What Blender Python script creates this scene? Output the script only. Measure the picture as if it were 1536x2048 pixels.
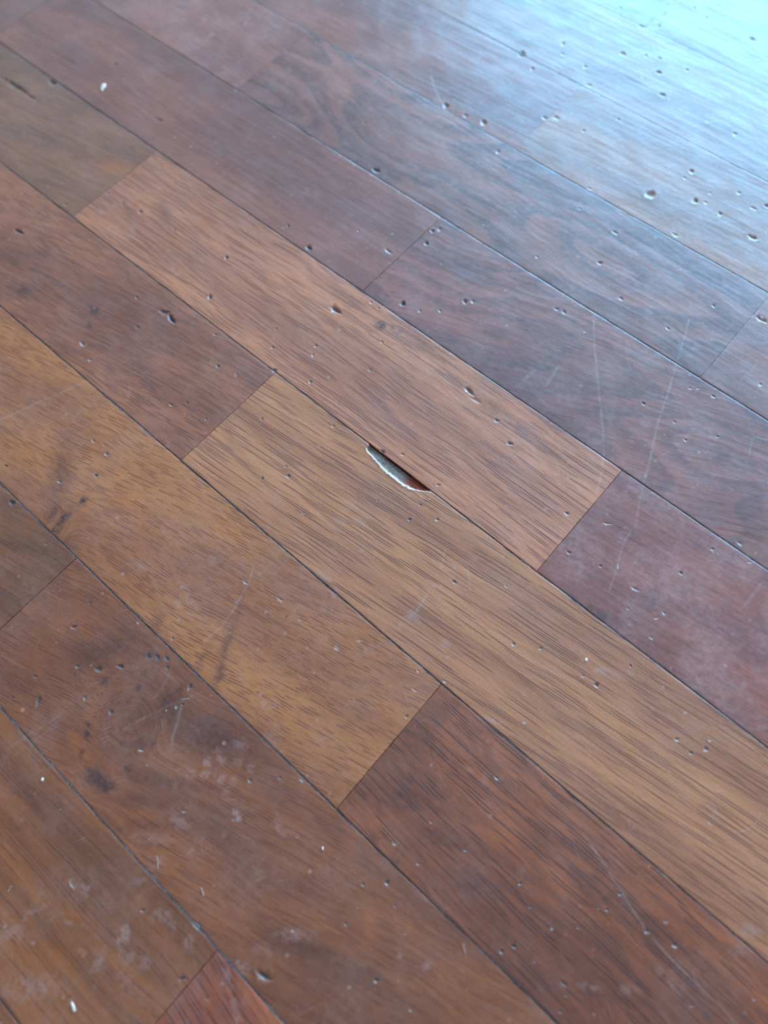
import bpy, math, random
import numpy as np
from mathutils import Matrix, Vector
from mathutils.geometry import delaunay_2d_cdt

# ------------------------------------------------------------------ camera, sky, exposure
scene = bpy.context.scene
for ob in list(bpy.data.objects):
    bpy.data.objects.remove(ob)
C = scene.collection

FPX, PITCH, ROLL, TH, WN, ON = 1540.0, 1.15994338, -0.12495918, -0.83861401, 0.20057939, 0.96112369
BW, BL = 0.07, 0.35                      # one floor board: 70 x 350 mm
HCAM = BW / WN                           # camera height above the boards (0.349 m)
_u = np.array([math.cos(TH), math.sin(TH), 0.0]); _n = np.array([-_u[1], _u[0], 0.0])
def _room(v): return np.array([v @ _u, v @ _n, v[2]])
_f = np.array([0, math.cos(PITCH), -math.sin(PITCH)]); _r0 = np.array([1.0, 0, 0]); _u0 = np.cross(_r0, _f)
CR = _room(math.cos(ROLL) * _r0 + math.sin(ROLL) * _u0)
CU = _room(-math.sin(ROLL) * _r0 + math.cos(ROLL) * _u0)
CF = _room(_f)
CPOS = np.array([0.0, -ON * HCAM, HCAM])

cam = bpy.data.cameras.new('camera'); co = bpy.data.objects.new('camera', cam); C.objects.link(co)
m = Matrix.Identity(4)
for i in range(3):
    m[i][0], m[i][1], m[i][2], m[i][3] = CR[i], CU[i], -CF[i], CPOS[i]
co.matrix_world = m
cam.sensor_fit = 'HORIZONTAL'; cam.sensor_width = 36.0; cam.lens = 36.0 * FPX / 1536.0
cam.clip_start = 0.01
cam.dof.use_dof = True; cam.dof.focus_distance = 0.375; cam.dof.aperture_fstop = 6.3
scene.camera = co

world = bpy.data.worlds.new('overcast_sky'); scene.world = world; world.use_nodes = True
bg = world.node_tree.nodes['Background']
bg.inputs['Color'].default_value = (0.205, 0.60, 1.0, 1); bg.inputs['Strength'].default_value = 38.0

vs = scene.view_settings
vs.view_transform = 'Standard'; vs.look = 'None'; vs.gamma = 1.0; vs.use_curve_mapping = False
vs.exposure = 0.0
cy = scene.cycles
cy.max_bounces = 3; cy.diffuse_bounces = 2; cy.glossy_bounces = 1; cy.use_denoising = True; cy.denoising_prefilter = 'NONE'; cy.denoising_input_passes = 'RGB_ALBEDO_NORMAL'; cy.adaptive_threshold = .08; cy.caustics_reflective = False; cy.caustics_refractive = False

WIN = dict(x0=-2.35, x1=1.25, z0=0.06, z1=2.06, y=2.62)      # the balcony door in the window wall
pl = bpy.data.lights.new('window_daylight_portal', 'AREA'); pl.shape = 'RECTANGLE'
pl.size = WIN['x1'] - WIN['x0']; pl.size_y = WIN['z1'] - WIN['z0']; pl.cycles.is_portal = True
po = bpy.data.objects.new('window_daylight_portal', pl); C.objects.link(po)
po.location = ((WIN['x0'] + WIN['x1']) / 2, WIN['y'] + 0.16, (WIN['z0'] + WIN['z1']) / 2)
po.rotation_euler = (-math.pi / 2, 0, 0)

# ------------------------------------------------------------------ pixel -> floor
def W(pts):
    p = np.atleast_2d(np.asarray(pts, float))
    d = ((p[:, 0] - 768) / FPX)[:, None] * CR - ((p[:, 1] - 1024) / FPX)[:, None] * CU + CF
    t = -CPOS[2] / d[:, 2]
    return (CPOS + d * t[:, None])[:, :2]

rng = np.random.default_rng(7)
random.seed(7)

def vnoise(x, y, seed=0):
    """smooth value noise in [-1, 1]"""
    x = np.asarray(x, float); y = np.asarray(y, float)
    xi = np.floor(x).astype(np.int64); yi = np.floor(y).astype(np.int64)
    fx = x - xi; fy = y - yi; fx = fx * fx * (3 - 2 * fx); fy = fy * fy * (3 - 2 * fy)
    def h(a, b):
        n = (a * 374761393 + b * 668265263 + seed * 974711) & 0x7fffffff
        n = ((n ^ (n >> 13)) * 1274126177) & 0x7fffffff
        return ((n ^ (n >> 16)) & 0xffff) / 32767.5 - 1.0
    return (h(xi, yi) * (1 - fx) + h(xi + 1, yi) * fx) * (1 - fy) + (h(xi, yi + 1) * (1 - fx) + h(xi + 1, yi + 1) * fx) * fy

# ------------------------------------------------------------------ materials
LIGHT = (0.60, 1.76, 2.9)
def lin(c): return tuple((v / 255 / 12.92) if v / 255 <= 0.04045 else ((v / 255 + 0.055) / 1.055) ** 2.4 for v in c)
def alb(c, k=1.0):
    return tuple(min(0.95, max(0.004, k * a / t)) for a, t in zip(lin(c), LIGHT)) + (1.0,)

class NT:
    def __init__(s, tree, dims='3D'): s.t = tree; s.dims = dims
    def n(s, kind, **kw):
        nd = s.t.nodes.new(kind)
        for k, v in kw.items():
            if k.startswith('i_'): s.set(nd.inputs[k[2:].replace('_', ' ')], v)
            else: setattr(nd, k, v)
        return nd
    def set(s, sock, v):
        if isinstance(v, bpy.types.NodeSocket): s.t.links.new(v, sock)
        else: sock.default_value = v
    def math(s, op, a, b=None, c=None, clamp=False):
        nd = s.t.nodes.new('ShaderNodeMath'); nd.operation = op; nd.use_clamp = clamp
        for i, v in enumerate((a, b, c)):
            if v is not None: s.set(nd.inputs[i], v)
        return nd.outputs[0]
    def ramp(s, v, lo, hi, a=0.0, b=1.0):
        nd = s.t.nodes.new('ShaderNodeMapRange'); nd.interpolation_type = 'SMOOTHSTEP'
        for i, q in enumerate((v, lo, hi, a, b)): s.set(nd.inputs[i], q)
        return nd.outputs[0]
    def mix(s, f, a, b, mode='MIX'):
        nd = s.t.nodes.new('ShaderNodeMix'); nd.data_type = 'RGBA'; nd.blend_type = mode; nd.clamp_factor = True
        s.set(nd.inputs[0], f); s.set(nd.inputs[6], a); s.set(nd.inputs[7], b)
        return nd.outputs[2]
    def noise(s, vec, scale, detail=2.0, rough=0.5, dist=0.0):
        if isinstance(scale, tuple):
            mp = s.t.nodes.new('ShaderNodeVectorMath'); mp.operation = 'MULTIPLY'
            s.set(mp.inputs[0], vec); mp.inputs[1].default_value = scale; vec = mp.outputs[0]; scale = 1.0
        nd = s.t.nodes.new('ShaderNodeTexNoise'); nd.noise_dimensions = s.dims
        s.set(nd.inputs['Vector'], vec); nd.inputs['Scale'].default_value = scale
        nd.inputs['Detail'].default_value = detail; nd.inputs['Roughness'].default_value = rough
        nd.inputs['Distortion'].default_value = dist
        return nd.outputs['Fac']

def new_mat(name):
    mt = bpy.data.materials.new(name); mt.use_nodes = True
    return mt, NT(mt.node_tree), mt.node_tree.nodes['Principled BSDF']

GROUP = None
def wood_group():
    """one node group shared by all boards: colour and relief of old lacquered wood, driven by the boards' own grain field"""
    g = bpy.data.node_groups.new('lacquered_wood', 'ShaderNodeTree')
    itf = g.interface
    def inp(n, t='NodeSocketFloat', d=0.0):
        k = itf.new_socket(n, in_out='INPUT', socket_type=t); k.default_value = d
    inp('Light', 'NodeSocketColor', (.5, .3, .15, 1)); inp('Dark', 'NodeSocketColor', (.3, .15, .08, 1)); inp('PoreColor', 'NodeSocketColor', (.06, .02, .01, 1))
    inp('PoreU', d=60.0); inp('PoreV', d=900.0); inp('PoreThr', d=.6); inp('PoreStr', d=.7); inp('Streak', d=.5); inp('Figure', d=.3); inp('FigU', d=9.0); inp('FigV', d=40.0); inp('Haze', d=.2)
    itf.new_socket('BSDF', in_out='OUTPUT', socket_type='NodeSocketShader')
    s = NT(g, '2D'); gi = s.n('NodeGroupInput').outputs; go = s.n('NodeGroupOutput')
    def attr(nm):
        a = s.n('ShaderNodeAttribute'); a.attribute_name = nm; return a.outputs['Vector']
    def sep(v):
        q = s.n('ShaderNodeSeparateXYZ'); s.set(q.inputs[0], v); return q.outputs
    def comb(x, y, z):
        q = s.n('ShaderNodeCombineXYZ'); s.set(q.inputs[0], x); s.set(q.inputs[1], y); s.set(q.inputs[2], z); return q.outputs[0]
    G = attr('grain'); gx, gy, gz = sep(G)
    sc, dirt, dark = sep(attr('marks')); gold, rednot, white = sep(attr('marks_two'))
    pos = s.n('ShaderNodeNewGeometry').outputs['Position']
    # broad colour drift inside the board
    broad = s.noise(comb(s.math('MULTIPLY', gx, gi['FigU']), s.math('MULTIPLY', gy, gi['FigV']), gz), 1.0, 3.0, .55)
    streak = s.noise(comb(s.math('MULTIPLY', gx, 14.0), s.math('MULTIPLY', gy, 420.0), s.math('ADD', gz, 3.3)), 1.0, 2.0, .6)
    fine = s.noise(comb(s.math('MULTIPLY', gx, 110.0), s.math('MULTIPLY', gy, 1500.0), s.math('ADD', gz, 5.1)), 1.0, 2.0, .6)
    f = s.math('MULTIPLY_ADD', s.math('SUBTRACT', streak, .5), gi['Streak'], s.ramp(broad, .3, .7))
    f = s.math('MULTIPLY_ADD', s.math('SUBTRACT', fine, .5), .55, f, clamp=True)
    col = s.mix(f, gi['Light'], gi['Dark'])
    # growth-ring figure: contour lines of the broad field
    cath = s.noise(comb(s.math('MULTIPLY_ADD', gx, s.math('MULTIPLY', gi['FigU'], .9), 40.0), s.math('MULTIPLY_ADD', gy, s.math('MULTIPLY', gi['FigV'], .9), 17.0), 0.0), 1.0, 1.0, .3)
    ring = s.math('FRACT', s.math('MULTIPLY', cath, 10.0))
    ring = s.math('MULTIPLY', s.math('MULTIPLY', s.ramp(ring, .0, .85), s.ramp(ring, .86, 1.0, 1.0, 0.0)), gi['Figure'])
    brk = s.ramp(s.noise(G, (160.0, 260.0, 1.0), 1.0, .6), .25, .55, .35, 1.0)
    col = s.mix(s.math('MULTIPLY', ring, brk), col, s.mix(.62, col, gi['PoreColor']))
    # open pores: short dark dashes along the grain
    patch = s.ramp(s.noise(G, (22.0, 70.0, 1.0), 1.0, .5), .3, .7, -.045, .035)
    thr = s.math('SUBTRACT', gi['PoreThr'], patch)
    wob = s.noise(G, (26.0, 130.0, 1.0), 1.0, .5)
    pore = None
    for fm, um, amp in ((1.35, 1.0, 1.0), (2.5, 1.6, .6)):
        x = s.math('MULTIPLY_ADD', gy, s.math('MULTIPLY', gi['PoreV'], fm), s.math('MULTIPLY', wob, 1.3))
        idn = s.math('FLOOR', x); d = s.math('ABSOLUTE', s.math('SUBTRACT', s.math('SUBTRACT', x, idn), .5))
        dash = s.noise(comb(s.math('MULTIPLY_ADD', gx, s.math('MULTIPLY', gi['PoreU'], um), s.math('MULTIPLY', idn, 7.31)), s.math('MULTIPLY', idn, 13.7), 0.0), 1.0, 0.0)
        half = s.ramp(dash, s.math('SUBTRACT', thr, .03), s.math('ADD', thr, .12), 0.0, .30)
        ln_ = s.math('MULTIPLY', s.ramp(d, s.math('MULTIPLY', half, .35), s.math('ADD', half, .01), amp, 0.0), s.math('GREATER_THAN', half, .015))
        pore = ln_ if pore is None else s.math('MAXIMUM', pore, ln_)
    porec = s.math('MULTIPLY', pore, gi['PoreStr'])
    col = s.mix(porec, col, gi['PoreColor'])
    # tiny isotropic fleck
    fl = s.noise(pos, 1400.0, 1.0, .7)
    col = s.mix(.35, col, s.mix(s.ramp(fl, .25, .75), (.35, .32, .30, 1), (.68, .68, .68, 1)), 'OVERLAY')
    # coloured stains, dark knots
    col = s.mix(gold, col, s.mix(.6, col, alb((158, 100, 40))))
    rag = s.noise(pos, 420.0, 2.0, .65)
    dk = s.math('MULTIPLY', dark, s.ramp(rag, .3, .6, .8, 2.1), clamp=True)
    col = s.mix(dk, col, alb((56, 30, 30)))
    col = s.mix(s.math('MULTIPLY', rednot, s.ramp(rag, .2, .7, .7, 1.3), clamp=True), col, alb((74, 40, 28)))
    # worn, scuffed lacquer: pale matt film
    w1 = s.noise(pos, 30.0, 2.0, .62); w2 = s.noise(pos, 260.0, 2.0, .75)
    wear = s.math('MULTIPLY', s.ramp(w1, .35, .75, .3, .9), s.ramp(w2, .3, .7, .45, 1.0))
    scn = s.math('MULTIPLY', sc, s.ramp(w2, .34, .60, .22, 1.0))
    # hair-fine scratches across the floor
    lines = None
    for k, ang in enumerate((0.55, 2.0)):
        vr = s.n('ShaderNodeVectorRotate'); vr.rotation_type = 'Z_AXIS'; s.set(vr.inputs['Vector'], pos); vr.inputs['Angle'].default_value = ang
        ln = s.noise(vr.outputs[0], (38.0 + 9 * k, 2600.0, 1.0), 0.0, .5)
        ms = s.noise(vr.outputs[0], (90.0, 130.0, 1.0 + k), 1.0)
        l = s.math('MULTIPLY', s.ramp(ln, .78, .86), s.ramp(ms, .55, .68))
        lines = l if lines is None else s.math('MAXIMUM', lines, l)
    spk = s.n('ShaderNodeTexVoronoi'); spk.voronoi_dimensions = '2D'; s.set(spk.inputs['Vector'], pos); spk.inputs['Scale'].default_value = 75.0
    spr = sep(spk.outputs['Color'])
    speck = s.math('MULTIPLY', s.math('LESS_THAN', spk.outputs['Distance'], s.math('MULTIPLY', spr[0], .075)), s.math('GREATER_THAN', spr[1], .35))
    film = s.math('MAXIMUM', s.math('MULTIPLY_ADD', wear, gi['Haze'], s.math('MULTIPLY', lines, .30)), s.math('MULTIPLY', scn, .62), clamp=True)
    film = s.math('MAXIMUM', film, s.math('MULTIPLY', speck, s.math('MULTIPLY', spr[2], .6)), clamp=True)
    col = s.mix(film, col, alb((158, 148, 160)))
    dn = s.math('MULTIPLY', dirt, s.ramp(rag, .2, .6, .6, 1.1), clamp=True)
    col = s.mix(dn, col, alb((56, 62, 72)))
    col = s.mix(white, col, alb((180, 212, 232)))
    # relief
    h = s.math('MULTIPLY', s.noise(pos, 330.0, 1.0, .6), 1.0)
    h = s.math('MULTIPLY_ADD', s.noise(comb(s.math('MULTIPLY', gx, 18.0), s.math('MULTIPLY', gy, 260.0), gz), 1.0, 1.0), 1.6, h)
    h = s.math('MULTIPLY_ADD', s.noise(pos, 70.0, 0.0, .5), 3.5, h)
    bp = s.n('ShaderNodeBump'); bp.inputs['Strength'].default_value = .55; bp.inputs['Distance'].default_value = .00011; s.set(bp.inputs['Height'], h)
    b = s.n('ShaderNodeBsdfPrincipled')
    s.set(b.inputs['Base Color'], col); s.set(b.inputs['Normal'], bp.outputs[0])
    ro = s.math('MULTIPLY_ADD', wear, .12, .34); ro = s.math('MULTIPLY_ADD', scn, .25, ro); ro = s.math('MULTIPLY_ADD', dn, .3, ro, clamp=True)
    s.set(b.inputs['Roughness'], ro); b.inputs['IOR'].default_value = 1.5
    b.inputs['Coat Weight'].default_value = .0; s.set(b.inputs['Coat Roughness'], s.math('MULTIPLY_ADD', scn, .3, .2, clamp=True)); s.set(b.inputs['Coat Normal'], bp.outputs[0])
    s.t.links.new(b.outputs[0], go.inputs[0])
    return g

def wood(name, light, dark, pore=(60, 900, .6, .7), streak=.5, fig=(.3, 9, 40), haze=.2, pc=(62, 36, 28)):
    global GROUP
    if GROUP is None: GROUP = wood_group()
    mt = bpy.data.materials.new(name); mt.use_nodes = True; t = mt.node_tree; t.nodes.clear()
    gn = t.nodes.new('ShaderNodeGroup'); gn.node_tree = GROUP; o = t.nodes.new('ShaderNodeOutputMaterial')
    t.links.new(gn.outputs[0], o.inputs[0])
    for k, v in dict(Light=alb(light), Dark=alb(dark), PoreColor=alb(pc), PoreU=pore[0], PoreV=pore[1], PoreThr=pore[2], PoreStr=pore[3],
                     Streak=streak, Figure=fig[0], FigU=fig[1], FigV=fig[2], Haze=haze).items():
        gn.inputs[k].default_value = v
    return mt

def plain(name, c, rough=.6, spec=.5, bump=None, vary=None, wall=False):
    mt, s, b = new_mat(name)
    b.inputs['Roughness'].default_value = rough; b.inputs['Specular IOR Level'].default_value = spec
    pos = s.n('ShaderNodeNewGeometry').outputs['Position']
    if vary:
        nz = s.noise(pos, vary[0], 4.0, .65)
        s.set(b.inputs['Base Color'], s.mix(s.ramp(nz, .3, .7), alb(c), alb(vary[1])))
    else: b.inputs['Base Color'].default_value = (lin(c) + (1.0,)) if wall else alb(c)
    if bump:
        bp = s.n('ShaderNodeBump'); bp.inputs['Strength'].default_value = bump[1]; bp.inputs['Distance'].default_value = bump[2]
        s.set(bp.inputs['Height'], s.noise(pos, bump[0], 3.0)); s.set(b.inputs['Normal'], bp.outputs[0])
    return mt

def obj(name, verts, faces, mat, parent=None, smooth=False):
    me = bpy.data.meshes.new(name); me.from_pydata([tuple(map(float, v)) for v in verts], [], [tuple(map(int, f)) for f in faces]); me.update()
    if smooth: me.polygons.foreach_set('use_smooth', [True] * len(me.polygons))
    o = bpy.data.objects.new(name, me); C.objects.link(o)
    if mat: me.materials.append(mat)
    if parent: o.parent = parent
    return o

def box(vs, fs, x0, x1, y0, y1, z0, z1):
    b = len(vs)
    vs += [(x0, y0, z0), (x1, y0, z0), (x1, y1, z0), (x0, y1, z0), (x0, y0, z1), (x1, y0, z1), (x1, y1, z1), (x0, y1, z1)]
    fs += [tuple(b + i for i in q) for q in ((3, 2, 1, 0), (4, 5, 6, 7), (0, 1, 5, 4), (1, 2, 6, 5), (2, 3, 7, 6), (3, 0, 4, 7))]

# ------------------------------------------------------------------ the room
RX0, RX1, RY0, RY1, RZ = -2.9, 2.6, -2.5, WIN['y'], 2.55
def struct(o, label=None):
    o['kind'] = 'structure'
    if label: o['label'] = label
    return o
wallm = plain('white_wall_paint', (182, 170, 158), .8, .3, wall=True)
ceilm = plain('white_ceiling_paint', (205, 198, 190), .85, .2, wall=True)
framem = plain('white_window_lacquer', (238, 238, 236), .35, wall=True)
def boxobj(name, mat, *bs, parent=None):
    v, f = [], []
    for b in bs: box(v, f, *b)
    return obj(name, v, f, mat, parent)
T = .2
struct(boxobj('wall_left', wallm, (RX0 - T, RX0, RY0 - T, RY1 + T, -.05, RZ)), 'white painted wall on the left, out of the picture')
struct(boxobj('wall_right', wallm, (RX1, RX1 + T, RY0 - T, RY1 + T, -.05, RZ)), 'white painted wall on the right, out of the picture')
struct(boxobj('wall_near', wallm, (RX0, RX1, RY0 - T, RY0, -.05, RZ)), 'white painted wall behind the camera')
wb = struct(boxobj('wall_back', wallm, (RX0, WIN['x0'], RY1, RY1 + T, -.05, RZ)), 'white painted wall with the wide balcony window')
boxobj('wall_pier', wallm, (WIN['x1'], RX1, RY1, RY1 + T, -.05, RZ), parent=wb)
boxobj('lintel', wallm, (WIN['x0'], WIN['x1'], RY1, RY1 + T, WIN['z1'], RZ), parent=wb)
boxobj('threshold', wallm, (WIN['x0'], WIN['x1'], RY1, RY1 + T, -.05, WIN['z0']), parent=wb)
struct(boxobj('ceiling', ceilm, (RX0 - T, RX1 + T, RY0 - T, RY1 + T, RZ, RZ + .1)), 'white painted ceiling above the floor')
win = bpy.data.objects.new('window_1', None); C.objects.link(win); struct(win, 'wide white framed balcony window mirrored as glare in the floor')
win.location = (0, 0, 0)
fw = .05; yw = WIN['y'] + .08
for (a, b, c, d) in ((WIN['x0'], WIN['x1'], WIN['z1'] - fw, WIN['z1']), (WIN['x0'], WIN['x1'], WIN['z0'], WIN['z0'] + fw),
                     (WIN['x0'], WIN['x0'] + fw, WIN['z0'] + fw, WIN['z1'] - fw), (WIN['x1'] - fw, WIN['x1'], WIN['z0'] + fw, WIN['z1'] - fw), (-.22, -.16, WIN['z0'] + fw, WIN['z1'] - fw)):
    boxobj('window_frame', framem, (a, b, yw, yw + .06, c, d), parent=win)
gm = bpy.data.materials.new('window_glass'); gm.use_nodes = True; t = gm.node_tree; t.nodes.clear()
s = NT(t); tr = s.n('ShaderNodeBsdfTransparent'); tr.inputs[0].default_value = (.95, .97, .97, 1)
gl = s.n('ShaderNodeBsdfGlossy'); gl.inputs['Roughness'].default_value = .01
mx = s.n('ShaderNodeMixShader'); mx.inputs[0].default_value = .05; s.set(mx.inputs[1], tr.outputs[0]); s.set(mx.inputs[2], gl.outputs[0])
t.links.new(mx.outputs[0], s.n('ShaderNodeOutputMaterial').inputs[0])
for (a, b) in ((WIN['x0'] + fw, -.22), (-.16, WIN['x1'] - fw)):
    obj('pane', [(a, yw + .03, WIN['z0'] + fw), (b, yw + .03, WIN['z0'] + fw), (b, yw + .03, WIN['z1'] - fw), (a, yw + .03, WIN['z1'] - fw)], [(0, 1, 2, 3)], gm, win)

# ------------------------------------------------------------------ marks on the floor (read off the photograph in pixels, laid on the floor in metres)
def ell(px, py, a, b, ang):
    """ellipse with half axes a, b pixels and image angle -> centre, 2x2 matrix that maps floor offsets to unit circle"""
    c, e1, e2 = W([(px, py), (px + a * math.cos(ang), py + a * math.sin(ang)), (px - b * math.sin(ang), py + b * math.cos(ang))])
    M = np.stack([e1 - c, e2 - c], 1)
    return c, M, np.linalg.inv(M)
R_ = math.radians
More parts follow.
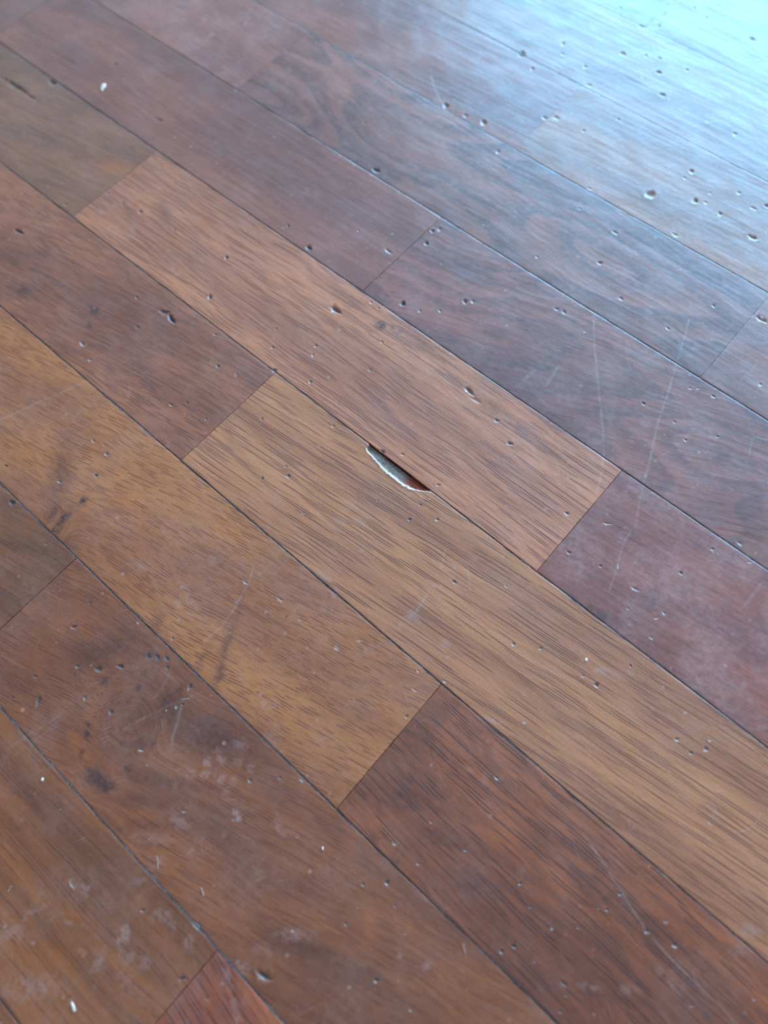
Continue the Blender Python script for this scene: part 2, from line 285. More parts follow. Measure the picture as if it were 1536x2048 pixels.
# pits: x, y, half length, half width, image angle (deg), depth in units of mean radius, dirt, white
PITS = [
 (38,463,12,4,25,.7,.9,.0),(105,165,10,5,28,.5,.7,0),(318,240,11,4,30,.2,.5,0),(281,424,6,4,10,.6,.5,.2),(246,407,4,3,10,.5,.3,.1),(215,387,5,4,10,.3,.2,.2),(132,409,4,3,20,.5,.3,.1),(349,461,3,3,0,.5,.5,0),
 (231,128,5,2,25,.5,.8,0),(227,240,6,2,30,.3,.4,0),(28,170,42,3,32,.35,.8,0),(60,192,30,2,36,.3,.6,0),
 (892,211,7,6,20,.8,.5,0),(931,231,6,4,20,.5,.4,0),(967,245,7,6,30,.7,.3,.2),(996,304,4,5,60,.5,.2,.4),(753,341,11,3.5,22,.9,1,0),(730,247,6,3,10,.3,.5,0),(865,462,5,4.5,40,.7,.6,0),(853,487,5,5,60,.7,.6,0),(879,458,5,5,90,.3,.1,.1),
 (576,452,4,3,30,.6,.8,0),(618,496,8,5,30,.7,1,0),(777,503,11,2.2,36,.5,.1,.8),(717,462,3,2,20,.5,.2,.4),
 (1044,108,7,7,90,.6,.9,0),(1065,138,4,5,60,.5,.7,0),(1317,145,8,4,15,.6,.9,0),(1374,140,5,3,20,.5,.8,0),(1325,190,9,4,18,.5,.8,0),(1292,111,5,2.5,30,.5,.7,0),(1319,117,6,2.5,25,.5,.7,0),(1246,108,8,4,25,.5,.4,.1),
 (1171,134,6,3,15,.5,.1,.5),(1179,171,8,2,15,.5,.1,.5),(1126,88,4,5,40,.5,.2,.3),(1301,389,11,8,-10,.9,.1,1.0),(1391,402,6,6,0,.9,.5,.1),(1383,343,6,5,30,.7,.2,.2),(1369,356,5,2.5,30,.5,.1,.4),
 (1470,268,5,4,10,.5,.2,.1),(1440,428,5,5,0,.7,.6,.1),(1533,412,6,4,15,.7,1,0),(1411,405,6,3,20,.4,.1,.4),(1505,475,14,3,25,.5,.1,.5),(1507,417,10,2.5,20,.4,.1,.4),(1389,16,4,3,10,.4,.7,0),(1413,35,4,2.5,10,.5,.8,0),
 (1328,30,9,2.5,-62,.4,.8,0),(1318,52,7,3,-70,.4,.9,0),(1504,79,9,5,20,.4,.5,.1),(1283,53,8,3,20,.4,.5,0),(1241,17,4,3,0,.5,.4,0),(1167,262,3,4,60,.5,.5,0),(1237,239,2.5,4,90,.5,.4,0),(1125,108,5,2,30,.5,.2,.2),
 (1090,236,8,3,20,.5,.2,.3),(1113,236,8,3,20,.5,.2,.3),(1180,378,8,2.5,20,.4,.1,.4),(1160,418,6,2,20,.4,.2,.2),(1230,465,8,3,25,.4,.1,.3),(1350,470,9,3,25,.3,.1,.3),(1478,386,5,4,0,.4,.2,.3),(1420,386,4,3,0,.4,.2,.3),
 (273,595,4,3.5,20,.6,.5,.3),(330,624,14,4,8,.6,.9,0),(343,638,13,5,55,.9,1,.1),(420,594,4.5,7,10,.7,.8,0),(275,655,5,5,0,.3,.6,0),(165,688,7,4,40,.5,.3,.6),(180,720,5,3,0,.4,.2,.5),(342,810,5,2.5,15,.5,.1,.6),(374,806,5,3,40,.4,.6,0),
 (453,515,4.5,4.5,0,.9,.8,.1),(213,908,5,4.5,0,.7,.3,.5),(192,951,6,4,10,.5,.7,.1),(119,963,5,4,10,.5,.4,.4),(24,1005,8,6,10,.6,.9,0),(12,932,5,3,10,.5,.8,0),(187,882,5,4,40,.4,.2,.4),(436,732,5,4,40,.5,.7,0),(430,669,5,2.5,20,.5,.4,.4),
 (412,838,3.5,3.5,0,.4,.5,.2),(472,748,4,6,-10,.2,.1,.3),(182,790,4,3,0,.3,.4,.1),
 (672,620,15,5,32,.9,.7,.35),(806,607,6,6,0,1.0,.9,.1),(930,603,5,5.5,0,.9,.5,.4),(946,603,4,5,60,.5,.1,.4),(840,622,4,4,50,.4,.3,.2),(880,622,5,3,30,.4,.1,.3),(757,617,3,2.5,30,.6,.7,0),(742,605,4,3,35,.5,.2,.5),
 (939,783,16,3.5,44,.8,.6,.7),(952,800,15,5,30,.25,.1,.1),(994,841,7,4,20,.5,.7,.1),(1020,887,8,4,15,.8,.8,.6),(626,710,3,4.5,10,.6,.4,.6),(621,764,4,4,40,.7,.7,.5),(632,692,4,3.5,0,.5,.5,.2),(545,695,5,3.5,10,.5,.5,.1),(552,658,3,3,0,.5,.6,.1),
 (764,684,4,3,30,.5,.6,.1),(549,741,6,5,0,.7,.9,.2),(667,852,5,4,10,.4,.2,.1),(524,838,4,4,0,.5,.6,.1),(572,933,4.5,3,0,.5,.5,.2),(577,952,5,4.5,0,.6,.7,.1),(765,904,7,5,35,.7,.8,.1),(805,909,5.5,3,10,.5,.5,.2),(877,970,6,3,5,.5,.6,.1),
 (841,1010,4,3,10,.5,.7,0),(525,957,3,5,30,.5,.9,0),(681,658,4,7,60,.2,.1,.3),(740,740,5,4,30,.3,.4,.1),(755,1001,3,3,0,.4,.2,.2),(606,1026,3,3,0,.4,.3,.2),
 (1242,597,6,3.5,30,.5,.2,.5),(1200,526,7,4,10,.5,.3,.1),(1113,618,6,3,20,.5,.2,.3),(1128,624,4,6,-40,.4,.4,.1),(1336,657,6,2.5,40,.5,.1,.5),(1287,807,5,3.5,20,.7,.9,.2),(1349,844,5,2.5,30,.5,.5,.3),(1371,880,5,3,40,.5,.5,.5),
 (1427,793,6,3,25,.5,.2,.5),(1381,777,5,2,5,.4,.1,.6),(1396,777,4,2,-10,.4,.1,.6),(1521,769,5,4,10,.4,.2,.5),(1435,873,5,3,10,.3,.6,0),(1427,612,5,3,40,.4,.1,.4),(1523,640,16,2,28,.5,.1,.7),(1074,514,4,3,30,.4,.1,.4),(1170,663,3,2,30,.4,.1,.3),
 (148,1254,9,4,-15,.7,.7,.2),(197,1338,9,7,0,.5,.9,.1),(154,1333,5,4.5,0,.5,.6,.3),(241,1333,9,5,15,.6,1,.1),(170,1396,4,6,20,.5,.4,.4),(222,1424,7,6,60,.4,.7,.1),(70,1353,7,3.5,5,.4,.6,.1),(77,1402,5,13,18,.4,.6,.1),(25,1395,5,4,0,.3,.5,0),
 (282,1500,6,4,0,.6,.3,.8),(380,1374,4,9,28,.7,.9,.2),(354,1413,4,6,35,.5,.4,.6),(365,1409,4,3,0,.6,.8,.1),(345,1277,4,4,0,.5,.6,.2),(297,1313,6,8,-35,.3,1,.05),(315,1314,5,8,-35,.3,1,.05),(334,1317,5,9,-40,.3,1,.05),(335,1336,5,6,-30,.3,.8,0),
 (92,1088,4,3,0,.4,.4,.2),(276,1245,3,3,0,.4,.2,.9),(492,1166,9,2,35,.3,.1,.7),(491,1164,2,8,35,.3,.1,.6),(180,1206,5,4,0,.3,.6,0),(114,1283,3,3,0,.3,.5,.2),(297,1178,3,3,0,.3,.3,.2),(372,1396,10,2,-10,.4,.4,.5),(333,1420,2,3,0,.4,.1,.9),
 (819,1039,5,3.5,0,.7,.8,.1),(875,1039,5,4,0,.7,.5,.5),(909,1164,7,3.5,25,.5,.8,0),(674,1295,6,8,10,.2,.1,.6),(718,1281,6,2,-10,.3,.1,.8),(600,1239,4,4,0,.3,.2,.4),(572,1234,2,5,35,.4,.9,0),(836,1342,4,3,30,.5,.1,.8),(889,1363,4,3.5,0,.4,.1,.9),(603,1307,1.5,5,20,.3,.8,0),
 (560,1199,9,2.5,35,.3,.1,.6),(1012,1172,2.5,6,-30,.3,.2,.5),(829,1380,7,2.5,35,.3,.1,.5),(813,1433,5,4,-45,.5,.7,.2),(702,1400,4,2,0,.4,.5,.3),
 (1134,1027,7,4,25,.5,.6,.3),(1215,1047,11,2.2,5,.5,.1,.7),(1201,1132,4,3.5,0,.6,.9,.3),(1138,1105,7,4,20,.4,.7,.1),(1362,1146,5.5,4,30,.6,.8,.3),(1270,1178,12,2.5,28,.4,.1,.8),(1328,1226,6,3,40,.4,.2,.8),(1313,1236,7,2.5,-20,.4,.1,.6),
 (1172,1320,4.5,4.5,0,.5,.1,.9),(1193,1370,6,5,40,1.0,.7,.5),(1261,1331,2.5,5,-15,.6,1,0),(1166,1352,4,4,0,.4,.4,.3),(1081,1297,5,4,10,.5,.5,.3),(1027,1288,5,4,40,.6,.6,.5),(1354,1479,7,4.5,10,.5,.3,.4),(1382,1506,6,4,20,.5,.7,.1),(1412,1498,7,6,40,.5,.5,.3),(1420,1480,4,3.5,0,.4,.1,.9),(1049,1444,4,4,0,.3,.1,.9),(1372,1424,5,5,50,.2,.1,.5),
 (1256,1217,5,3,40,.3,.5,.3),(1303,1276,6,3,20,.3,.1,.6),(1425,1098,5,4,0,.4,.5,.1),(1500,1125,6,2,10,.3,.1,.7),(1480,1087,8,4,30,.3,.1,.5),(1237,1130,2.5,8,8,.3,.1,.7),
 (143,1768,4,11,-25,.2,.1,.6),(395,1851,9,8,20,.4,.6,.35),(285,1821,5,4.5,0,.5,.8,.3),(365,1957,11,5,-10,.4,.9,.1),(368,1622,6,4,-10,.3,.5,.4),(86,1559,3,4,20,.2,.0,1),(500,1561,6,5,20,.5,.7,.3),(413,1997,5,5,0,.3,.6,.1),
 (774,1766,5.5,5.5,0,.9,.6,.4),(726,1769,4,4.5,0,.6,.6,.3),(691,1848,4,4.5,0,.6,.6,.3),(586,1860,3,5,15,.6,.3,.8),(752,1961,6,5.5,0,.9,.7,.4),(527,1952,21,7,33,.8,.7,.25),(993,1556,6,3.5,40,.7,.4,.8),(789,1688,6,4,20,.3,.1,.8),
 (862,1644,4,4,0,.4,.3,.4),(930,1701,4,3.5,0,.4,.3,.5),(836,1728,5,3,20,.5,.3,.5),(560,1556,5,4,0,.4,.5,.2),(604,1560,6,4,35,.4,.3,.6),(1003,1903,5.5,5,30,.9,.7,.4),(790,1812,3.5,3,0,.4,.4,.3),(716,1814,3,3,0,.4,.3,.3),(811,1867,3,3,0,.4,.3,.4),(821,2020,4,4,0,.3,.1,.6),
 (1040,1767,5,4,20,.8,.7,.4),(1214,1820,4,3.5,20,.8,.8,.5),(1240,1788,5,4,0,.6,.7,.3),(1294,1863,7,5,0,.6,.6,.4),(1350,1891,6.5,5,10,1.1,.8,.8),(1104,1857,4,4,0,.3,.1,.8),(1028,1893,7,4,20,.8,1,.1),(1128,1968,13,2.5,40,.6,.8,.2),(1121,2023,4.5,4,0,.6,.7,.2),(1132,1991,4,3,0,.5,.6,.2),
 (1508,1998,5,4,20,.4,.3,.4),(1383,2011,5,4,0,.4,.4,.2),(1332,1843,6,5,0,.3,.1,.4),(1197,1816,3,3,0,.5,.5,.3),(1060,1814,4,4,0,.5,.5,.2),(1156,1856,4,2,40,.4,.1,.6),(1277,1750,3,2,0,.5,.7,.2),(1420,1646,6,3,40,.2,.1,.5),
]
# scuffs: x, y, rx, ry, angle, strength
SCUFFS = [
 (407,36,7,19,-22,1.0),(495,43,6,10,25,.9),(422,70,7,6,0,.8),(430,24,6,12,-25,.5),(380,8,10,12,0,.6),(395,55,6,22,-30,.5),(450,85,36,60,20,.35),(480,120,30,40,0,.3),(540,165,40,25,20,.3),(400,110,30,40,-20,.3),(430,160,30,25,0,.3),(60,10,70,25,-10,.35),(170,40,20,20,0,.3),
 (310,131,20,12,20,.4),(375,195,26,14,-10,.4),(275,195,16,16,30,.35),(385,205,14,10,20,.4),(250,120,30,20,0,.2),(330,310,40,16,30,.3),(460,215,40,20,30,.25),(620,385,34,20,25,.4),(440,305,30,15,30,.3),(490,445,18,14,0,.35),
 (200,424,10,5,20,.7),(230,411,7,6,0,.6),(260,403,7,5,0,.5),(265,460,10,30,10,.5),(345,535,3,12,-15,.7),(355,548,7,5,0,.7),(370,400,14,20,20,.25),(350,425,20,20,0,.2),
 (258,782,4,15,12,.5),(294,785,4,15,8,.4),(276,672,14,18,0,.4),(165,690,9,8,0,.5),(180,720,6,4,0,.5),(100,530,24,10,0,.25),(330,890,16,10,0,.3),(335,893,6,4,0,.5),(300,745,30,20,0,.2),(50,470,30,20,0,.3),
 (280,1130,44,15,5,.45),(374,1183,8,17,-15,.65),(352,1200,8,18,-18,.5),(390,1208,5,14,-18,.5),(430,1115,60,28,10,.35),(190,1085,11,22,12,.45),(534,1409,13,11,0,.75),(548,1407,8,8,0,.7),(330,1050,60,22,20,.3),(545,1470,26,34,0,.35),(405,960,14,8,0,.5),(480,1130,20,30,0,.3),(555,1258,12,14,0,.3),(640,1285,12,12,0,.3),(740,1300,12,14,40,.45),(760,1290,8,10,40,.4),(720,1310,8,8,0,.4),(100,1010,20,20,0,.2),(55,820,30,20,-20,.25),(330,1220,18,22,0,.25),
 (415,1523,9,10,0,.75),(442,1523,10,11,0,.75),(475,1525,9,8,0,.6),(502,1537,9,9,0,.55),(380,1548,9,10,0,.6),(408,1551,11,10,0,.7),(438,1558,11,10,0,.65),(357,1540,5,8,0,.5),(467,1561,8,10,0,.5),(350,1575,12,10,0,.4),(480,1490,24,18,0,.4),(460,1590,20,14,0,.3),(440,1500,12,10,0,.4),
 (360,1640,44,40,0,.4),(472,1625,9,8,0,1),(478,1638,8,8,0,1),(465,1640,5,5,0,.9),(300,1678,70,13,8,.45),(382,1706,8,13,0,.75),(312,1728,30,24,0,.35),(400,1680,12,10,0,.5),(448,1670,6,10,0,.5),(560,1655,12,22,-15,.35),(590,1870,60,18,8,.45),(530,1900,40,20,0,.3),(620,1820,40,14,0,.2),
 (247,1876,14,28,15,.65),(230,1860,8,20,0,.4),(258,1915,14,12,0,.65),(196,1930,20,50,10,.55),(170,1776,13,16,0,.65),(146,1768,6,14,-25,.6),(60,1975,90,46,-10,.5),(290,1925,15,18,0,.45),(20,1870,50,26,-20,.45),(130,1845,70,7,10,.4),(145,2010,5,16,-10,1),(165,1905,10,8,0,.7),(250,1960,40,60,0,.3),(150,1800,20,24,0,.35),(270,1765,24,14,0,.35),(320,1830,20,16,0,.4),(340,1850,14,20,0,.35),(375,1880,12,30,0,.4),(210,1810,30,12,0,.3),(180,1745,14,14,0,.3),
 (668,1184,14,9,40,.7),(640,1150,14,9,40,.6),(655,1160,8,6,0,.6),(820,1230,13,10,30,.75),(834,1238,7,12,-20,.6),(800,1252,7,6,0,.6),(845,1208,10,8,0,.5),(680,1045,14,18,0,.4),(722,1042,16,14,0,.4),(700,1010,16,14,0,.3),(945,1117,8,8,0,.5),(1205,1342,18,8,0,.7),(1235,1350,20,10,0,.35),(1262,1345,8,8,0,.5),(890,1290,10,14,40,.4),(1430,1628,8,14,-20,.5),(1425,1610,5,8,0,.4),(1505,1727,5,12,0,.4),(1500,1860,18,18,0,.4),(975,1437,20,5,18,.9),(985,1442,16,3,20,.8),(555,1000,20,30,20,.25),(1370,1590,14,5,20,.3),(1395,1450,30,14,0,.25),(535,1070,9,14,0,.3),
 (1300,620,10,10,0,.4),(1390,690,22,18,0,.35),(1420,680,14,20,0,.3),(1100,540,20,10,20,.3),(1290,845,14,14,0,.35),(1260,960,30,20,0,.25),(1110,950,14,8,0,.3),(1180,820,20,14,20,.2),(1480,1370,24,20,0,.5),(1500,1400,26,20,0,.4),(1450,1350,14,10,0,.35),(1520,1440,16,20,0,.35),(1345,1180,20,20,0,.3),(1400,1080,20,14,0,.3),(1240,1075,10,18,10,.35),(1290,1180,30,20,0,.25),(1500,950,40,14,25,.25),(1020,790,16,10,10,.25),(1070,740,20,14,10,.3),
 (1175,1975,26,10,20,.35),(1260,1980,26,10,20,.3),(1330,1600+340,20,14,0,.25),(1400,1945,40,14,20,.25),(1480,1900,20,14,0,.3),(800,1912,8,6,0,.5),(852,1932,11,9,0,.6),(520,1760,14,12,0,.3),(560,1760,12,6,0,.4),(905,2010,14,8,0,.3),(970,1560,10,14,0,.3),(940,1540,8,6,0,.4),(1040,1750,10,14,0,.3),(490,2000,10,14,0,.3),(490,1940,18,12,20,.6),(395,1700,8,20,0,.3),(690,1850,10,6,0,.4),(690,1550,14,12,0,.25),(575,1665,14,10,0,.3),
]
# stains: x, y, rx, ry, angle, gold, dark, red
STAINS = [
 (232,336,46,22,8,.85,0,0),(738,1850,15,50,-4,.8,0,0),(700,1685,14,44,-8,.45,0,0),(1332,871,7,6,0,.6,0,.6),(1399,1197,6,9,-25,1,0,0),(880,592,9,9,20,.3,0,.6),(740,78,44,26,20,0,0,.35),(950,470,40,12,30,.4,0,0),(1170,360,50,18,30,.35,0,0),(1270,430,40,14,30,.35,0,0),(1005,280,40,12,25,.2,0,0),(420,440,16,10,30,.4,0,.2),(440,390,18,10,35,.4,0,.2),(265,425,12,8,30,.5,0,.2),(1212,1052,16,7,30,.6,0,.1),(1180,1210,26,14,20,.4,0,0),(1300,1232,16,8,20,.45,0,0),(630,1200,14,5,40,.3,0,0),
 (150,1240,40,30,10,.3,0,0),(160,1500,20,60,-30,.75,0,0),(230,1560,30,50,-40,.6,0,0),(60,1320,60,30,10,.25,0,0),(290,1585,40,14,30,.35,0,0),(280,1800,14,26,40,.55,0,0),(120,1915,40,30,0,.5,0,0),(150,1830,40,10,25,.5,0,0),(440,1040,50,14,40,.45,0,0),(240,1010,60,14,20,.35,0,0),(240,1170,20,26,10,.35,0,0),(770,1420,26,70,-20,.3,0,0),(1230,1830,14,10,50,.6,0,0),(1440,1900,40,16,40,.35,0,0),(1520,1905,14,10,0,.5,0,0),(420,2000,14,10,0,.6,0,0),(500,1990,30,12,50,.35,0,0),(10,620,14,20,40,.3,0,0),
 (990,818,140,16,36,0,.12,.3),(860,700,70,12,34,0,.1,.25),(1100,900,90,10,36,0,.12,.25),(420,1465,110,40,20,0,.15,.8),(340,1430,40,50,10,0,.15,.6),(205,1300,60,34,-10,0,.08,.6),(188,620,9,10,0,0,.85,0),(45,580,13,11,0,0,.55,0),(178,652,6,9,20,0,.5,0),(176,668,5,5,0,0,.6,0),(60,575,40,20,20,0,.15,.2),(762,650,15,11,20,0,.7,0),(782,655,9,6,40,0,.5,0),(797,661,6,8,-20,0,.4,0),(800,672,30,5,30,0,.3,0),(1155,1205,30,5,36,0,.75,0),(1205,1232,20,8,30,0,.8,.2),(1180,1215,14,10,30,0,.5,.2),(1240,1240,30,9,0,0,.3,.3),(1300,1200,18,30,30,0,.25,.2),(1470,1430,60,8,40,0,.5,.2),(1400,1390,30,6,40,0,.45,.1),
 (190,1555,26,16,50,0,.95,.5),(210,1570,22,18,0,0,.8,.6),(183,1540,8,8,0,0,.9,0),(160,1505,8,7,0,0,.9,0),(176,1452,7,9,0,0,.85,0),(174,1465,6,6,0,0,.8,0),(179,1380,8,6,20,0,.85,0),(208,1361,12,7,10,0,.7,.2),(263,1541,7,6,0,0,.9,0),(252,1534,6,4,0,0,.7,0),(276,1375,8,4,10,0,.7,0),(300,1348,18,5,20,0,.5,.2),(265,1326,8,6,40,0,.8,0),(283,1310,6,4,-20,0,.7,0),(233,1572,10,6,20,0,.6,.2),(227,1573,6,8,0,0,.6,0),(281,1404,5,5,0,0,.6,0),(199,1384,4,4,0,0,.7,0),(256,1402,4,4,0,0,.6,0),(305,1310,6,12,-30,0,.6,0),(316,1318,4,10,-30,0,.6,0),(293,1311,5,9,-30,0,.6,0),(305,1290,6,4,0,0,.5,0),
 (270,1420,85,95,0,0,0,.45),(400,1470,110,50,25,0,.12,.7),(330,1410,30,40,20,0,.25,.6),(350,1395,24,16,-30,0,.25,.6),(180,1310,60,40,-10,0,.05,.55),(250,1270,40,40,0,0,0,.4),(280,1490,50,12,-8,0,.2,.55),(310,1560,100,16,8,0,.05,.5),(270,1600,60,20,10,0,.05,.5),(300,1650,90,14,8,0,.05,.4),(360,1380,22,10,-55,0,.35,.3),(550,1600,50,20,30,0,0,.35),(240,1660,30,12,40,0,.15,.4),(300,1690,50,8,10,0,0,.4),
 (165,1003,6,14,35,0,.85,.2),(128,1035,30,7,-52,0,.75,.5),(112,1058,16,10,-45,0,.65,.3),(105,1025,10,30,35,0,.25,.6),(120,950,34,80,12,0,.05,.55),(135,900,40,50,10,0,0,.3),(440,1345,7,30,20,0,.35,.7),(452,1290,9,60,18,0,.1,.6),(475,1230,8,40,15,0,0,.35),(405,1320,7,50,25,0,.05,.4),(320,1235,12,30,25,0,0,.35),(30,1090,60,16,20,0,.1,.3),(130,1085,50,14,30,0,.1,.3),(25,1155,30,10,30,0,.15,.2),(60,1190,40,10,30,0,.1,.2),
 (330,430,12,40,-18,0,.1,.25),(255,420,5,22,-30,0,.15,.35),(380,520,30,12,40,0,0,.2),(700,595,50,10,35,0,.1,.3),(660,640,20,60,-60,0,0,.2),(985,760,60,30,20,0,.08,.2),(1100,740,100,50,10,0,.05,.22),(1160,850,120,40,15,0,.05,.22),
 (55,1590,9,50,-42,0,.15,.35),(120,1610,8,60,-40,0,.15,.35),(30,1650,9,60,-40,0,.1,.3),(150,1680,7,60,-36,0,.1,.3),(200,1740,20,60,-30,0,0,.25),(620,1900,90,20,18,0,.12,.45),(720,1950,60,26,10,0,.08,.35),
 (830,1495,30,6,5,0,.25,.3),(800,1590,26,6,20,0,.3,.2),(760,1625,14,10,20,0,.3,.2),(860,1660,40,7,30,0,.25,.2),(790,1720,14,8,30,0,.35,.3),(1080,1680,22,40,-40,0,.12,.35),(1170,1780,14,60,-30,0,.1,.4),(1070,1730,10,60,-35,0,.1,.35),(1110,1850,10,60,-30,0,.1,.35),(820,1560,8,18,0,0,.15,.2),
]
# long scratches: pixel polyline, half width px, strength
SCRATCH = [
 ([(0,840),(87,800),(140,778),(173,762)],2.2,.55),([(1187,625),(1190,700),(1200,800),(1207,870),(1208,905),(1203,945),(1194,985)],1.6,.6),
 ([(1378,640),(1372,665),(1358,710),(1335,790),(1318,840)],1.6,.6),([(1316,845),(1300,920),(1288,965),(1278,1010),(1272,1050)],1.8,.55),([(1262,1062),(1245,1090),(1236,1130),(1224,1165),(1220,1178)],1.6,.55),([(1288,811),(1306,818),(1326,826)],1.5,.6),
 ([(1400,845),(1360,885),(1318,915)],1.5,.3),([(1505,874),(1502,892),(1499,910)],1.5,.5),([(1507,874),(1520,876),(1540,880)],1.5,.5),([(1119,730),(1106,750),(1092,772)],2,.5),([(1070,740),(1044,764),(1030,776)],1.8,.35),([(1512,730),(1480,762)],1.8,.4),
 ([(1165,1665),(1200,1715),(1240,1780),(1275,1835),(1305,1875),(1335,1910)],1.3,.55),([(1335,1910),(1370,1945),(1410,1985),(1440,2010),(1470,2046)],1.5,.55),([(1180,1690),(1225,1745),(1290,1860)],1.4,.25),
 ([(508,1130),(500,1160),(470,1215),(445,1250),(430,1264),(412,1280)],1.6,.6),([(1525,1165),(1505,1190),(1490,1210),(1480,1218)],2.2,.5),([(362,1415),(355,1445),(345,1475),(343,1500)],2,.6),([(400,1385),(340,1410),(280,1440),(250,1455)],1.6,.35),([(340,1345),(325,1375),(310,1395)],1.4,.3),
 ([(862,150),(870,177),(884,206)],1.6,.6),([(760,50),(770,80),(778,100)],1.6,.4),([(835,50),(846,85)],1.6,.3),([(90,1812),(60,1824),(40,1848),(18,1868)],4,.6),
 ([(444,1905),(452,1940),(463,1980),(470,2010),(476,2040)],5,.75),([(100,2005),(85,1960)],3,.2),([(857,1184),(845,1205),(829,1228)],1.8,.6),([(936,1137),(939,1160),(940,1180)],1.4,.45),([(890,1100),(882,1135)],1.4,.35),([(1400,1557),(1425,1582),(1440,1580)],1.3,.35),
 ([(600,1205),(585,1230),(575,1245)],1.3,.3),([(690,1130),(670,1150)],1.3,.3),([(20,1495),(80,1455),(130,1425)],3,.3),([(400,1995),(395,1960),(388,1920)],2.5,.25),([(60,1490),(120,1440)],2,.2),([(590,1100),(540,1160)],1.3,.25),([(1320,1305),(1300,1302)],1.3,.3),([(1310,1260),(1300,1303)],1.3,.3),([(1405,1455),(1536,1455)],1.3,.25),
 ([(930,1888),(926,1896),(931,1908)],1.4,.6),([(735,960),(790,975),(830,990)],1,.2),([(150,835),(160,823)],1.3,.4),([(170,850),(215,838)],1.3,.4),([(330,1010),(345,1022)],1.2,.4),([(40,1330),(5,1312)],2,.3),([(300,1140),(325,1208),(330,1206)],1.2,.3),
]

PITF = []
for (x, y, a, b, ang, dep, dirt, wh) in PITS:
    c, M, Mi = ell(x, y, a, b, R_(ang)); r = math.sqrt(abs(np.linalg.det(M)))
    far = y < 450 and x > 700
    PITF.append((c, M, Mi, dep * r * (.38 if far else .55), dirt * (.55 if far else 1), wh))
SCF = [ell(x, y, a, b, R_(12 if 350 < x < 510 and 1515 < y < 1570 else g)) + ((min(1, k * 1.35) if a * b > 250 and y > 1000 else k), 350 < x < 510 and 1515 < y < 1570) for (x, y, a, b, g, k) in SCUFFS]
STF = [ell(x, y, a, b, R_(g)) + ((go, dk, rd),) for (x, y, a, b, g, go, dk, rd) in STAINS]
SCR = []
for (pts, hw, st) in SCRATCH:
    q = W(pts); l = np.hypot(*(W([(pts[0][0] + hw, pts[0][1])])[0] - q[0])); SCR.append((q, float(l), st))

# the long chip out of the edge of the middle board, traced as an outline on the floor
CHIP_LOW = W([(731,897),(738,908),(748,919),(757,930),(771,944),(783,953),(793,961),(803,969),(815,975),(826,980),(837,982),(849,983),(861,984)])
CHIP_TOP_Y = -3 * BW
CHIP_X0, CHIP_X1 = float(CHIP_LOW[:, 0].min()), float(CHIP_LOW[-1, 0]) + .001
def chip_depth_edge(x):
    """how far the chip reaches into the board (m) at position x along the edge"""
    o = np.argsort(CHIP_LOW[:, 0])
    e = np.interp(x, CHIP_LOW[o, 0], (CHIP_TOP_Y - CHIP_LOW[o, 1]), left=0, right=0)
    return e

# ------------------------------------------------------------------ boards
floor = bpy.data.objects.new('floor', None); C.objects.link(floor); struct(floor, 'old lacquered wooden strip floor of red-brown and golden boards in running bond')

def gap(x, y, seed):      # half width of the joint, uneven along its run
    b = np.where(np.asarray(y) > -.08, np.where(np.asarray(y) > -.03, .00010, .00020), .00033)
    return b + .00010 * vnoise(x * 90, y * 90, seed) + .00022 * np.maximum(0, vnoise(x * 260, y * 260, seed + 5))

class Grain:
    def __init__(s, ang=0.0, wave=.0, bend=.0, knots=(), seed=0):
        s.ang, s.wave, s.bend, s.knots, s.seed = ang, wave, bend, knots, seed
    def __call__(s, x, y, cx, cy):
        dx, dy = x - cx, y - cy
        ca, sa = math.cos(s.ang), math.sin(s.ang)
        u = dx * ca + dy * sa; v = -dx * sa + dy * ca
        v = v + s.wave * vnoise(dx * 14, dy * 30, 31 + s.seed) + s.wave * .4 * vnoise(dx * 45, dy * 70, 57 + s.seed) + s.bend * dx * dx
        for (kx, ky, ru, rv, amt) in s.knots:
            px, py = x - kx, y - ky
            r = np.sqrt((px / ru) ** 2 + (py / rv) ** 2); mk = np.exp(-r ** 2) * amt
            th = np.arctan2(np.abs(py) / rv, px / ru)
            v = v * (1 - mk) + mk * (r * rv + .3 * rv * vnoise(px * 90, py * 90, 3)); u = u * (1 - mk) + mk * th * ru * 1.2
            v = v + amt * np.sign(py) * rv * .35 * np.exp(-(px / (2.2 * ru)) ** 2) * (1 - np.exp(-(py / rv) ** 2)) * .6
        return np.stack([u + s.seed * 1.37, v + s.seed * .61, np.full_like(u, s.seed * 2.11)], 1)

def img_angle(px, py, slope):
    """floor angle of a pore that runs with this slope in the photograph at this pixel"""
    a, b = W([(px - 40, py - 40 * slope), (px + 40, py + 40 * slope)])
    return math.atan2(b[1] - a[1], b[0] - a[0])

def near(c, M, x0, x1, y0, y1, k=1.6):
    e = k * np.abs(M).sum(1)
    return c[0] + e[0] > x0 and c[0] - e[0] < x1 and c[1] + e[1] > y0 and c[1] - e[1] < y1

